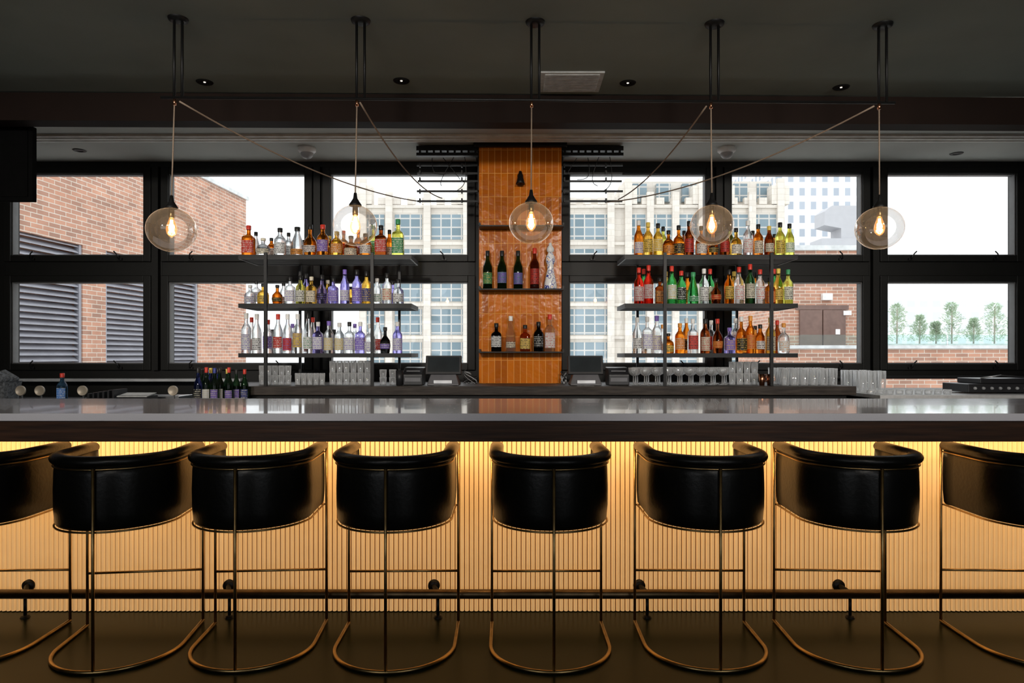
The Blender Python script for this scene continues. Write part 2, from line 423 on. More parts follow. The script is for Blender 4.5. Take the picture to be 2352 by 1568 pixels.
for f in fs2: mb.f.append(list(f)); mb.sm.append(False); mb.mi.append(1)
mb.build('fluted_panel',[M['rib'],M['groove']],parent=bar,label='cream vertically fluted panel with added warm glow')
MB().box(-Lb,Lb,.08,.095,BT-.06,BT-.045).build('light_strip',M['led'],parent=bar,label='warm light strip under the countertop')
def area(name,loc,rot,sx,sy,power,col,spread=math.pi,shape='RECTANGLE'):
    l=bpy.data.lights.new(name,'AREA'); l.shape=shape; l.size=sx
    if shape=='RECTANGLE': l.size_y=sy
    l.energy=power; l.color=col; l.spread=spread
    o=bpy.data.objects.new(name,l); COL.objects.link(o); o.location=loc; o.rotation_euler=rot; return o
LEDC=(1,.59,.24)
area('led_light',(0,BF+.09,BT-.062),(math.radians(26),0,0),7.3,.02,22,LEDC)

# foot rail
FRY=3.457
fr=thing('foot_rail',(0,FRY,0),'dark bronze tubular foot rail along the bar base','foot rail')
zr=.120
MB().tube([(-Lb,0,zr),(Lb,0,zr)],.0235,20).build('rail',M['bronze'],parent=fr)
for px in (-395,67,527,997,1468,1925,2385):
    x=X(px,3.53)
    mb=MB()
    T=Matrix.Translation((x,.074,.14))@Matrix.Rotation(math.pi/2,4,'X')
    mb.lathe([(0,.014),(.03,.014),(.031,.0),(.031,-.0)],24,T=T)
    mb.tube([(x,.075,.14),(x+.004,.05,.14),(x+.02,.02,.13),(x+.028,0,.12)],.012,12)
    mb.tube([(x+.028,.005,.10),(x+.028,.005,.012)],.008,12)
    mb.lathe([(0,.012),(.018,.012),(.024,0)],18,c=(x+.028,.005,0))
    mb.build('bracket',M['black'],parent=fr)

# ------------------------------------------------------------------ stools
R=.27; FY=.265
def upath(r,fy,z,n=28,yb=0):
    p=[(-r,fy,z),(-r,fy*.5,z)]
    for k in range(n+1):
        a=math.pi+math.pi*k/n
        p.append((r*math.cos(a),yb+r*math.sin(a),z))
    p+=[(r,fy*.5,z),(r,fy,z)]
    return p
def stool_meshes():
    pr={}
    mb=MB(); zs=[(.592,.226,.250),(.602,.218,.256),(.66,.215,.261),(.74,.215,.262),(.82,.217,.260),(.87,.219,.256)]
    prof=[(o,z) for z,i,o in zs]+[(i,z) for z,i,o in reversed(zs)]
    n=34
    vs=[];fs=[]
    P=[]
    P.append(('s',-1,FY)); P.append(('s',-1,FY*.66)); P.append(('s',-1,FY*.33))
    for k in range(n+1): P.append(('a',math.pi+math.pi*k/n,0))
    P.append(('s',1,FY*.33)); P.append(('s',1,FY*.66)); P.append(('s',1,FY))
    m=len(prof)
    for q in P:
        for (r,z) in prof:
            if q[0]=='s': vs.append((q[1]*r,q[2],z))
            else: vs.append((r*math.cos(q[1]),r*math.sin(q[1]),z))
    for i in range(len(P)-1):
        for k in range(m):
            l=(k+1)%m; fs.append((i*m+k,i*m+l,(i+1)*m+l,(i+1)*m+k))
    fs.append(tuple(range(m))); fs.append(tuple(reversed([(len(P)-1)*m+k for k in range(m)])))
    mb.add(vs,fs,True); pr['backrest']=(mb,M['leather'])
    mb=MB(); rr=.245
    path=[(-rr,FY+.02,.878),(-rr,FY,.880),(-rr,FY*.5,.880)]
    for k in range(n+1):
        a=math.pi+math.pi*k/n; path.append((rr*math.cos(a),rr*math.sin(a),.880))
    path+=[(rr,FY*.5,.880),(rr,FY,.880),(rr,FY+.02,.878)]
    vs=[];fs=[];N=len(path);q=16
    for i,p in enumerate(path):
        p=Vector(p); t=(Vector(path[min(i+1,N-1)])-Vector(path[max(i-1,0)])).normalized(); u=t.cross(Vector((0,0,1))).normalized()
        s=.62 if i in(0,N-1) else 1
        for k in range(q):
            a=2*math.pi*k/q; vs.append(p+u*math.cos(a)*.033*s+Vector((0,0,1))*math.sin(a)*.025*s)
    for i in range(N-1):
        for k in range(q):
            l=(k+1)%q; fs.append((i*q+k,i*q+l,(i+1)*q+l,(i+1)*q+k))
    fs.append(tuple(range(q))); fs.append(tuple(reversed([(N-1)*q+k for k in range(q)])))
    mb.add(vs,fs,True); pr['armrest']=(mb,M['leather'])
    mb=MB(); outline=[]
    for k in range(25):
        a=math.pi+math.pi*k/24; outline.append((.211*math.cos(a),.211*math.sin(a)))
    outline+=[(.211,.1),(.209,.22),(.19,.25),(-.19,.25),(-.209,.22),(-.211,.1)]
    vs=[];fs=[];L=len(outline)
    lv=[(.94,.60),(1,.615),(1,.66),(.95,.68),(.8,.688)]
    for s,z in lv:
        for x,y in outline: vs.append((x*s,y*s,z))
    for i in range(len(lv)-1):
        for k in range(L):
            l=(k+1)%L; fs.append((i*L+k,i*L+l,(i+1)*L+l,(i+1)*L+k))
    fs.append(tuple(reversed(range(L)))); fs.append(tuple((len(lv)-1)*L+k for k in range(L)))
    mb.add(vs,fs,True); pr['seat']=(mb,M['leather'])
    pr['base']=(MB().tube(upath(R,FY,.0085,36),.0085,12),M['brass'])
    mb=MB(); mb.tube(upath(R-.012,FY,.587,36),.0045,8); mb.tube([(-R,FY,.587),(R,FY,.587)],.0045,8)
    mb.tube(upath(R-.007,FY,.850,36),.0038,8)
    pr['frame_band']=(mb,M['brass'])
    pr['footrest']=(MB().tube([(-R,FY,.262),(R,FY,.262)],.0062,12),M['brass'])
    return pr
SM=stool_meshes()
legs=[((-R,FY),.875),((R,FY),.875),((0,-R-.001),.856)]
stools=[(-2.47,-2.45),(-1.81,-1.745),(-1.195,-1.158),(-.536,-.527),(.171,.175),(.88,.872),(1.575,1.548),(2.405,2.385)]
proto={}
for i,(xf,xb) in enumerate(stools):
    ang=math.atan2(xb-xf,.53)
    xc=(xf+xb)/2
    s=thing('bar_stool',(xc,3.124-(.014 if i==1 else 0)-(.01 if i in (3,4) else 0),0),'black leather barrel-back bar stool with brass frame, tucked under the bar','bar stool','bar stools along the bar',rotz=ang)
    for nm,(mb,mt) in SM.items():
        if i==0: proto[nm]=mb.build(nm,mt,parent=s)
        else:
            c=proto[nm].copy(); c.parent=s; COL.objects.link(c)
    for k,((lx,ly),lh) in enumerate(legs):
        key='leg%d'%k
        if i==0: proto[key]=MB().tube([(lx,ly,.006),(lx,ly,lh)],.0066,12).build('leg',M['brass'],parent=s)
        else:
            c=proto[key].copy(); c.parent=s; COL.objects.link(c)

# ------------------------------------------------------------------ pendant fixture
pend=[(400,-1.857,3.757,528,54,394),(820,-.857,3.775,518,50,816),(1221,.109,3.792,512,51,1220),(1633,1.11,3.81,517,49,1635),(2019,2.057,3.826,524,52,2020)]
RZ=2.745
pr=thing('pendant_rail',(0,3.79,CH),'long thin black ceiling rail on paired rods','light rail')
def ry(x): return 3.753+(x+1.917)*(3.832-3.753)/(4.06)
mb=MB().tube([(-1.93,ry(-1.93)-3.79,RZ-CH),(2.15,ry(2.15)-3.79,RZ-CH)],.008,8); mb.build('rail',M['black'],parent=pr)
for i,(px,x,y,gy,gr,gx) in enumerate(pend):
    yy=y-3.79
    for s in (-1,1):
        MB().tube([(x+.022*s+.02,yy,-.01),(x+.022*s+.02,yy,RZ-CH)],.0075,8).build('rod',M['black'],parent=pr)
    MB().lathe([(0,-.018),(.03,-.018),(.05,-.012),(.054,0)],28,c=(x+.02,yy,0)).build('canopy',M['black'],parent=pr)
for i,(px,x,y,gy,gr,gx) in enumerate(pend):
    r=gr*y/F; zc=Z(gy,y); xg=X(gx,y)
    L=thing('pendant_lamp',(xg,y,zc),'clear glass globe pendant with glowing filament bulb on a cloth cord','pendant light','globe pendants above the bar')
    dz=RZ-zc
    MB().tube([(x-xg,0,dz-.008),(0,0,r+.045)],.0038,8).build('cord',M['cord'],parent=L)
    MB().tube([(x-xg,0,dz-.009),(x-xg,0,dz-.04)],.009,8).build('cord_grip',M['copper'],parent=L)
    MB().lathe([(0,r+.062),(.008,r+.06),(.012,r+.03),(.024,r+.01),(.034,r-.004),(.034,r-.012),(0,r-.012)],24).build('cap',M['black'],parent=L)
    prof=[]
    a0=math.asin(.03/r)
    for k in range(33):
        a=a0+(math.pi-a0)*k/32
        prof.append((max(r*math.sin(a),0),r*.93*math.cos(a)))
    MB().lathe(prof,48).build('globe',M['globe'],parent=L)
    MB().lathe([(0,r-.01),(.014,r-.012),(.016,r-.06),(.013,r-.065),(0,r-.065)],20).build('socket',M['brass'],parent=L)
    t=r-.062
    MB().lathe([(.011,t),(.014,t-.012),(.026,t-.045),(.029,t-.065),(.024,t-.088),(.012,t-.102),(0,t-.106)],24).build('bulb',M['bulb'],parent=L)
    mb=MB(); pts=[]
    for k in range(6):
        a=2*math.pi*k/6; rr=.010
        xx,yy=rr*math.cos(a),rr*math.sin(a)
        if k%2==0: pts+=[(xx*.6,yy*.6,t-.012),(xx,yy,t-.08)]
        else: pts+=[(xx,yy,t-.08),(xx*.6,yy*.6,t-.012)]
    mb.tube(pts,.0022,6); mb.build('filament',M['filament'],parent=L)
    pl=bpy.data.lights.new('bulb_light','POINT'); pl.energy=2.0; pl.color=(1,.62,.32); pl.shadow_soft_size=.02
    po=bpy.data.objects.new('bulb_light',pl); COL.objects.link(po); po.location=(xg,y,zc+t-.05)
def cable(p,q,sag,name='power_cable',label='brown cloth-covered cable swagged to the wall rack'):
    p=Vector(p);q=Vector(q);pts=[]
    for k in range(25):
        t=k/24; v=p.lerp(q,t); v.z-=4*sag*t*(1-t); pts.append(v-p)
    MB().tube(pts,.0046,8).build(name,M['cord'],loc=p,label=label,cat='cable',group='swagged cables')
DK=5.93
cable((-1.83,3.757,RZ-.02),(X(960,DK),DK,Z(462,DK)),.09)
cable((-.84,3.775,RZ-.02),(X(1015,DK),DK,Z(455,DK)),.10)
cable((1.09,3.83,RZ-.02),(X(1420,DK),DK,Z(458,DK)),.07)
cable((2.03,3.826,RZ-.02),(X(1395,DK),DK,Z(464,DK)),.10)

# ------------------------------------------------------------------ column
CD=5.85; cx0,cx1=X(1100,CD),X(1290,CD); ccx=(cx0+cx1)/2; cw=(cx1-cx0)/2
BC=1.085
col=thing('tiled_column',(ccx,CD,BC+.001),'square column clad in glossy ochre vertical tiles','column')
MB().box(-cw,cw,0,.58,0,CH2-BC-.03).build('tile_cladding',M['tile'],parent=col,bevel=.004)
MB().box(-cw-.045,cw+.045,-.04,.58,CH2-BC-.045,CH2-BC-.004).build('top_moulding',M['black'],parent=col,bevel=.004)
shz=[]
for py in (520,664,807):
    D=CD-.09; z=Z(py,D)
    e=thing('column_shelf',(ccx,CD-.001,z),'thin black metal shelf fixed to the tiled column','shelf','column shelves')
    mb=MB().box(-cw+.005,cw+.01,-.16,0,-.012,0); mb.build('shelf_board',M['black'],parent=e,bevel=.002)
    MB().box(-cw+.005,-cw+.02,-.16,-.0,0,.02).build('bracket',M['black'],parent=e)
    MB().box(cw-.005,cw+.01,-.16,0,0,.02).build('bracket',M['black'],parent=e)
    shz.append(z)
e=thing('wall_spotlight',(X(1195,CD),CD,Z(405,CD)),'small black conical spotlight on the tiled column','spotlight')
MB().lathe([(0,.0),(.025,0),(.025,-.015),(0,-.015)],20,T=Matrix.Rotation(-math.pi/2,4,'X')).build('mount',M['black'],parent=e)
T=Matrix.Translation((0,-.06,.0))@Matrix.Rotation(math.radians(-8),4,'X')
MB().lathe([(0,.03),(.012,.028),(.018,.0),(.032,-.06),(.038,-.085),(.034,-.086),(.0,-.07)],24,T=T).tube([(0,-.012,0),(0,-.05,.0)],.006,8).build('lamp_shade',M['black'],parent=e)

for side in (-1,1):
    if side<0: xa,xb=X(958,DK),cx0-.002
    else: xa,xb=cx1+.002,X(1430,DK)
    e=thing('wall_rack',((xa+xb)/2,DK,Z(465,DK)),'black metal bar rack fixed to the column side with loose wires','wall rack','column side racks')
    z0=Z(465,DK); hw=(xb-xa)/2
    def zz(py): return Z(py,DK)-z0
    mb=MB().box(-hw,hw,-.05,.12,zz(349),zz(339)).box(-hw,hw,-.05,.0,zz(361),zz(354))
    for k in range(9):
        xx=-hw+.03+k*(2*hw-.06)/8; mb.box(xx-.008,xx+.008,-.045,-.01,zz(354),zz(349))
    mb.build('top_channel',M['black'],parent=e)
    for j,py in enumerate((380,397,413,440,461)):
        MB().box(-hw,hw,-.02+.03*(j%3),-.006+.03*(j%3),zz(py)-.008,zz(py)+.008).box(-hw*.9-.006,-hw*.9+.006,-.03,.0,zz(py)-.02,zz(py)+.016).box(hw*.45-.006,hw*.45+.006,-.03,.0,zz(py)-.02,zz(py)+.016).build('bar',M['black'],parent=e)
    s=-side
    MB().box(s*hw-.012 if s>0 else -hw,s*hw if s>0 else -hw+.012,-.02,.1,zz(466),zz(340)).build('upright',M['black'],parent=e)
    random.seed(3+side)
    for k in range(4):
        xs=-hw*.5+k*hw*.35; pts=[]
        za,zb_=zz(365),zz(400+k*15)
        xe=xs+random.uniform(-.12,.16)
        for q in range(16):
            t=q/15; pts.append((xs+(xe-xs)*t+.05*math.sin(t*math.pi)*(1 if k%2 else -1),-.03-.01*k,za+(zb_-za)*t-.06*math.sin(t*math.pi)))
        MB().tube(pts,.003,6).build('wire',M['black'],parent=e)

# ------------------------------------------------------------------ back bar counter
e=thing('back_bar_counter',(0,5.35,0),'dark oak back bar counter on black cabinet','counter')
MB().box(-2.38,2.7,0,.87,BC-.07,BC).build('worktop',M['wood2'],parent=e,bevel=.004,label='dark stained oak worktop')
MB().box(-2.32,2.64,.04,.85,0,BC-.072).build('cabinet_body',M['black'],parent=e)
for k in range(6):
    x=-2.3+k*.825
    MB().box(x+.01,x+.81,.02,.04,.08,BC-.09).build('door',M['black'],parent=e,bevel=.003)
LC=.95; RC=1.03
e=thing('side_counter',(-3.89,5.1,0),'low black work counter beside the back bar','counter')
MB().box(-1.38,1.38,0,1.15,LC-.03,LC).build('worktop',M['black'],parent=e,bevel=.003)
MB().box(-1.36,1.36,.04,1.13,0,LC-.031).build('cabinet_body',M['black'],parent=e)
e=thing('side_counter',(4.0,5.1,0),'pale work counter holding glass racks','counter')
MB().box(-1.25,1.25,0,1.15,RC-.03,RC).build('worktop',M['stonepale'],parent=e,bevel=.003)
MB().box(-1.24,1.24,.04,1.13,0,RC-.031).build('cabinet_body',M['black'],parent=e)
e=thing('speed_rail',(-2.23,5.2,LC),'narrow steel bottle rail fixed to the counter front','bottle rail')
MB().box(-.25,.25,-.145,.148,-.012,0).box(-.25,.25,-.148,-.144,-.012,.06).build('tray_body',M['steel'],parent=e)

# ------------------------------------------------------------------ shelving units
SZ=[2.126,1.737,1.340]
def shelving(x0,x1,fp,bp):
    cx=(x0+x1)/2; hw=(x1-x0)/2
    e=thing('bottle_shelving',(cx,5.45,BC),'black steel and dark wood three-tier bottle shelving standing on the counter','shelving unit','bottle shelving units')
    for z in SZ:
        zl=z-BC
        MB().box(-hw+.012,hw-.012,.012,.388,-.026+zl,zl).build('shelf',M['shelfwood'],parent=e)
        mb=MB().box(-hw,hw,0,.012,zl-.03,zl+.004).box(-hw,hw,.388,.4,zl-.03,zl+.004).box(-hw,-hw+.012,.012,.388,zl-.03,zl+.004).box(hw-.012,hw,.012,.388,zl-.03,zl+.004)
        mb.build('shelf_frame',M['black'],parent=e)
    for x in fp: MB().box(x-cx-.012,x-cx+.012,-.016,.008,0,SZ[0]-BC+.02).build('post',M['black'],parent=e)
    for x in bp: MB().box(x-cx-.010,x-cx+.010,.392,.412,0,SZ[0]-BC-.004).build('post',M['black'],parent=e)
shelving(-2.186,-.803,(-1.965,-1.115),(-1.816,-.965))
shelving(.90,2.283,(1.22,2.07),(1.076,1.927))

# ------------------------------------------------------------------ bottles
PROF={
 't':[(0,0),(.92,0),(1,.015),(1,.56),(.93,.63),(.6,.71),(.38,.76),(.34,.94),(.38,.95),(.38,.985),(0,.985)],
 's':[(0,0),(.95,0),(1,.015),(1,.58),(.92,.64),(.5,.70),(.36,.73),(.34,.94),(.38,.95),(.38,.985),(0,.985)],
 'q':[(0,0),(.85,0),(1,.04),(1,.46),(.88,.58),(.5,.66),(.3,.70),(.28,.93),(.33,.95),(.33,.985),(0,.985)],
 'w':[(0,0),(.95,0),(1,.015),(1,.50),(.92,.6),(.6,.70),(.4,.78),(.36,.97),(.38,.985),(0,.985)],
 'd':[(0,0),(.7,0),(.82,.03),(1,.3),(.9,.5),(.5,.62),(.3,.68),(.28,.9),(.34,.93),(.34,.985),(0,.985)],
 'c':[(0,0),(.98,0),(1,.02),(.98,.3),(.85,.5),(.5,.72),(.36,.8),(.34,.985),(0,.985)],
}
def bottle(x,y,z,h,w,ty,liq,lb,ink,cap,group,label):
    e=thing('bottle',(x,y,z+.0015),label,'bottle',group)
    r=w/2; p=[(a*r,b*h) for a,b in PROF[ty]]
    sq=7 if ty=='s' else 0
    MB().lathe(p,32,sq=sq).build('glass_body',liquid(liq),parent=e)
    ze={'t':(.12,.5),'s':(.12,.52),'q':(.1,.42),'w':(.12,.42),'d':(.16,.36),'c':(.08,.26)}[ty]
    jit=(random.random()-.5)*.08; ze=(ze[0]+max(jit,-.06),ze[1]+jit*.6)
    def rad(zz):
        for (a0,b0),(a1,b1) in zip(PROF[ty][:-1],PROF[ty][1:]):
            if b0<=zz<=b1 and b1>b0: return (a0+(a1-a0)*(zz-b0)/(b1-b0))
        return 1
    pp=[((rad(t)*r)+.001,t*h) for t in [ze[0]+(ze[1]-ze[0])*k/4 for k in range(5)]]
    MB().lathe(pp,15,sq=sq,a0=math.radians(205),a1=math.radians(335)).build('label',lab(lb,ink),parent=e)
    cr=.42*r if ty not in 'qd' else .36*r
    MB().lathe([(cr*.99,.87*h),(cr,.875*h),(cr*1.05,1.0*h),(cr*.9,1.01*h),(0,1.012*h)],18).build('cap',capm(cap),parent=e)
CL=(.93,.95,.96);AM=(.74,.27,.03);RD=(.85,.05,.025);GD=(.90,.60,.13);GR=(.10,.52,.17);BR=(.32,.08,.016);OR=(.90,.33,.03);PU=(.50,.46,.90);YE=(.80,.79,.2);DG=(.06,.18,.07);BLK=(.021,.021,.021);BLU=(.12,.18,.6)
W=(.88,.88,.85);K=(.02,.02,.02);LR=(.68,.05,.03);LG=(.06,.34,.14);LP=(.26,.17,.62);LY=(.85,.62,.12);CR=(.84,.78,.62);NV=(.04,.06,.28);LO=(.8,.33,.06)
cn={CL:'clear spirit',AM:'amber whiskey',RD:'red liqueur',GD:'golden spirit',GR:'green liqueur',BR:'dark brown spirit',OR:'orange liqueur',PU:'pale violet glass',YE:'yellow-green liqueur',DG:'dark green glass',BLK:'black glass',BLU:'blue glass'}
ln={W:'white',K:'black',LR:'red',LG:'green',LP:'purple',LY:'yellow',CR:'cream',NV:'navy',LO:'orange'}
tn={'t':'tall round','s':'square','q':'squat round','w':'slim','d':'bulbous','c':'bell-shaped'}
rows={
('L',0):(588,[(572,517,'s',AM,LR,W,LR),(604,545,'q',CL,CR,K,CR),(643,522,'t',CL,W,K,K),(683,520,'c',CL,LO,K,K),(713,515,'d',AM,W,K,K),(742,515,'t',AM,LP,W,LR),(773,530,'t',GD,LO,W,LY),(806,540,'q',AM,CR,K,K),(840,535,'t',AM,W,K,K),(875,516,'s',BR,LR,W,K),(914,502,'s',YE,LG,W,LG)]),
('L',1):(700,[(574,655,'q',CL,W,LP,W),(604,652,'q',GD,LY,K,K),(637,655,'d',AM,K,LY,K),(666,636,'s',CL,W,LP,K),(691,634,'t',YE,W,K,K),(715,636,'s',GD,CR,K,CR),(740,632,'d',PU,K,LP,K),(766,638,'s',PU,LP,W,K),(792,620,'w',PU,W,LP,LP),(819,620,'t',PU,LP,W,K),(842,624,'t',GD,NV,LY,K),(866,640,'w',CL,W,LG,W),(889,628,'t',CL,CR,LR,K),(915,642,'q',CL,W,K,K)]),
('L',2):(812,[(566,720,'t',CL,W,LP,W),(590,722,'w',CL,W,K,W),(615,735,'t',CL,LP,W,LR),(638,722,'w',CL,LR,W,LR),(660,722,'w',CL,LR,LP,W),(684,722,'t',CL,LY,LP,W),(707,720,'w',CL,W,LG,K),(730,740,'s',PU,W,LP,W),(755,738,'t',CL,CR,LY,LP),(780,742,'t',CL,CR,LY,W),(803,740,'s',CL,W,LP,K),(827,740,'s',PU,LP,W,W),(850,745,'q',CL,W,LP,W),(885,752,'d',BLK,LP,W,K),(913,740,'t',PU,W,LP,W)]),
('R',0):(590,[(1467,507,'w',AM,W,LP,W),(1488,512,'t',GD,LY,K,LY),(1511,514,'t',GD,LY,W,K),(1535,530,'q',AM,LO,K,K),(1559,518,'q',OR,K,LY,K),(1583,508,'t',BR,LR,K,K),(1610,520,'q',AM,W,K,K),(1637,530,'d',AM,K,LY,LR),(1664,522,'t',BR,LR,K,K),(1691,524,'q',GD,W,K,K),(1717,508,'t',CL,W,LR,W),(1741,516,'t',AM,CR,K,K),(1766,520,'w',BR,CR,K,LY),(1791,512,'t',YE,LY,K,K),(1814,514,'w',YE,W,LG,K)]),
('R',1):(702,[(1467,618,'t',RD,W,LR,LR),(1490,612,'t',RD,W,LR,LR),(1516,640,'s',BR,LO,K,K),(1543,614,'t',GR,W,LY,LR),(1565,625,'t',GR,K,W,LR),(1592,628,'c',GR,LG,W,LG),(1617,620,'t',CL,W,K,W),(1645,642,'d',BR,LR,LY,K),(1674,622,'t',OR,LY,K,K),(1698,616,'t',CL,W,LR,LR),(1722,610,'t',DG,CR,K,LR),(1745,622,'t',CL,W,LR,LR),(1768,640,'s',AM,LO,LR,K),(1787,620,'w',GD,LY,K,LY),(1810,622,'t',YE,W,K,LG)]),
('R',2):(814,[(1464,732,'w',CL,W,K,W),(1487,730,'s',CL,W,LP,W),(1509,728,'t',CL,CR,LP,LP),(1535,768,'q',AM,LY,K,K),(1562,745,'t',OR,LO,W,LO),(1591,735,'s',CL,LR,K,W),(1619,735,'t',BR,CR,LR,K),(1648,735,'d',BR,LO,LR,LR),(1676,755,'s',PU,LP,LY,LP),(1702,730,'q',AM,K,LY,W),(1724,728,'t',OR,LO,LR,LO),(1745,748,'w',AM,W,K,K),(1770,732,'t',GD,CR,K,LY),(1800,745,'q',CL,W,LO,LO)]),
}
BD=5.56
for (sd,kk),(base,lst) in rows.items():
    for q,(px,top_,ty,liq,lb,ink,cap) in enumerate(lst):
        h=(base-top_)*BD/F
        w={'t':.078,'s':.075,'q':.09,'w':.076,'d':.086,'c':.088}[ty]
        if (sd,kk)==('L',0): w*=1.22
        lbl='%s %s bottle with %s label on steel shelving'%(tn[ty],cn[liq],ln[lb])
        bottle(X(px,BD),BD+random.uniform(-.008,.008),SZ[kk],h,w,ty,liq,lb,ink,cap,'liquor bottles on the steel shelving',lbl)
    step=1 if kk==0 and sd=='L' else 2
    for q in range(0,len(lst)-1,step):
        px=(lst[q][0]+lst[q+1][0])/2; _,tp,ty,liq,lb,ink,cap=lst[(q*5+3)%len(lst)]
        D=5.70; ty='w' if ty in 'qd' else ty
        lbl='%s %s bottle with %s label on steel shelving'%(tn[ty],cn[liq],ln[lb])
        bottle(X(px,D)+.0,D,SZ[kk],(base-tp)*BD/F*(.98 if sd=='R' else .94),.07,ty,liq,lb,ink,cap,'liquor bottles on the steel shelving',lbl)
CB=CD-.085
for px,top_,ty,liq,lb,ink,cap in [(1120,572,'w',DG,LG,LY,K),(1153,572,'w',DG,LP,LG,K),(1190,572,'w',DG,LP,LG,K),(1228,566,'t',BR,LR,K,LR)]:
    bottle(X(px,CB),CB,shz[1],(659-top_)*CB/F,.08,ty,liq,lb,ink,cap,'bottles on the column shelves','%s %s bottle with %s label on column shelf'%(tn[ty],cn[liq],ln[lb]))
for px,top_,ty,liq,lb,ink,cap in [(1140,738,'s',BLK,W,K,K),(1173,722,'c',CL,CR,K,W),(1206,742,'s',AM,LY,K,K),(1237,735,'t',BLK,K,W,K),(1263,718,'s',CL,W,LR,LR)]:
    bottle(X(px,CB),CB,shz[2],(802-top_)*CB/F,.085,ty,liq,lb,ink,cap,'bottles on the column shelves','%s %s bottle with %s label on column shelf'%(tn[ty],cn[liq],ln[lb]))
e=thing('ceramic_decanter',(X(1264,CB),CB,shz[1]+.001),'tall white ceramic decanter painted with blue and orange flowers','bottle','bottles on the column shelves')
MB().lathe([(0,0),(.05,0),(.055,.01),(.05,.06),(.036,.12),(.026,.17),(.03,.21),(.04,.24),(.036,.275),(.022,.30),(.02,.31),(0,.31)],32).build('ceramic_body',M['talavera'],parent=e)
MB().lathe([(.022,.311),(.03,.32),(.032,.34),(.02,.362),(.012,.37),(.014,.385),(0,.395)],24).build('stopper',M['white'],parent=e)

k=0
for row,(D,pxs) in enumerate([(5.11,[455,474,493]),(5.19,[464,484,505,526]),(5.27,[480,501,522,543,562])]):
    for px in pxs:
        bottle(X(px,D),D,LC,.285-.008*row+random.uniform(-.01,.01),.058,'w',DG if k%4 else BLU,[K,W,LP,NV][k%4],CR,[K,LR,NV,K,LY][k%5],'wine bottles beside the back bar','dark wine bottle standing in the steel bottle rail')
        k+=1
D=5.3
bottle(X(143,D),D,LC,.235,.075,'t',(.3,.6,.85),(.12,.3,.7),W,LR,'bar tools on the side counter','clear blue soap bottle with red cap')

# ------------------------------------------------------------------ glassware
def glassware(x,y,z,r,h,kind,group,label,m=None):
    if kind=='coupe':
        p=[(0,0),(r*.75,0),(r*.72,.004),(.006,.008),(.004,h*.5),(.008,h*.53),(r*.6,h*.6),(r*.95,h*.76),(r,h),(r-.003,h+.001),(r-.004,h-.006)]
        nm='coupe_glass'
    else:
        p=[(0,0),(r*.84,0),(r*.87,.004),(r,h),(r-.003,h+.001),(r-.0035,h-.006)]
        nm='tumbler' if h<.11 else 'highball_glass'
    MB().lathe(p,22).build(nm,m or M['glass'],loc=(x,y,z+.001),label=label,cat='glass',group=group)
GL='glassware on the back bar'
for D in (5.62,5.72):
    for i in range(5):
        for lv in range(2):
            glassware(X(602+i*15,D),D,BC+lv*.079,.025,.076,'t',GL,'clear tumbler stacked on the back bar counter')
for D in (5.56,5.66,5.76):
    for i in range(5):
        glassware(X(684+i*14,D),D,BC,.023,.09,'t',GL,'small clear tumbler on the back bar counter')
for D in (5.6,5.7):
    for i in range(6):
        hh=.096
        for lv in range(2):
            glassware(X(764+i*16,D),D,BC+lv*(hh+.003),.027,hh,'t',GL,'clear tumbler stacked on the back bar counter')
for px in (880,902): 
    for lv in range(2): glassware(X(px,5.65),5.65,BC+lv*.063,.03,.06,'t',GL,'short clear tumbler on the back bar counter')
for D in (5.56,5.67,5.78):
    for i in range(9):
        glassware(X(1455+i*25.5,D)+(D-5.56)*.15,D,BC,.042,.14,'coupe',GL,'clear stemmed coupe glass on the back bar counter')
for D in (5.62,5.72):
    for i in range(4):
        for lv in range(2):
            glassware(X(1682+i*17,D),D,BC+lv*.095,.028,.092,'t',GL,'clear tumbler stacked on the back bar counter')
for px in (1750,1768):
    e=thing('copper_mug',(X(px,5.5),5.5,BC+.001),'small copper cup on the back bar counter','mug','copper cups')
    MB().lathe([(0,0),(.02,0),(.026,.09),(.024,.09),(.019,.004),(0,.004)],22).build('cup_body',M['copper'],parent=e)
    MB().tube([(.024,0,.07),(.04,0,.065),(.042,0,.04),(.023,0,.03)],.003,8).build('handle',M['copper'],parent=e)
for j,D in enumerate((5.5,5.62,5.74,5.86)):
    for i in range(11):
        x=2.2+i*.078+(j%2)*.03
        if x<2.66: glassware(x,D,BC,.031,.135,'t','highball glasses on the counters','tall clear highball glass')
        elif x>2.8: glassware(x,D,RC,.031,.17,'t','highball glasses on the counters','tall clear highball glass')
for D in (5.2,5.32):
    for i in range(9):
        glassware(X(2000+i*22,D),D,RC,.03,.03,'t','shallow dishes on the side counter','shallow clear glass dish')

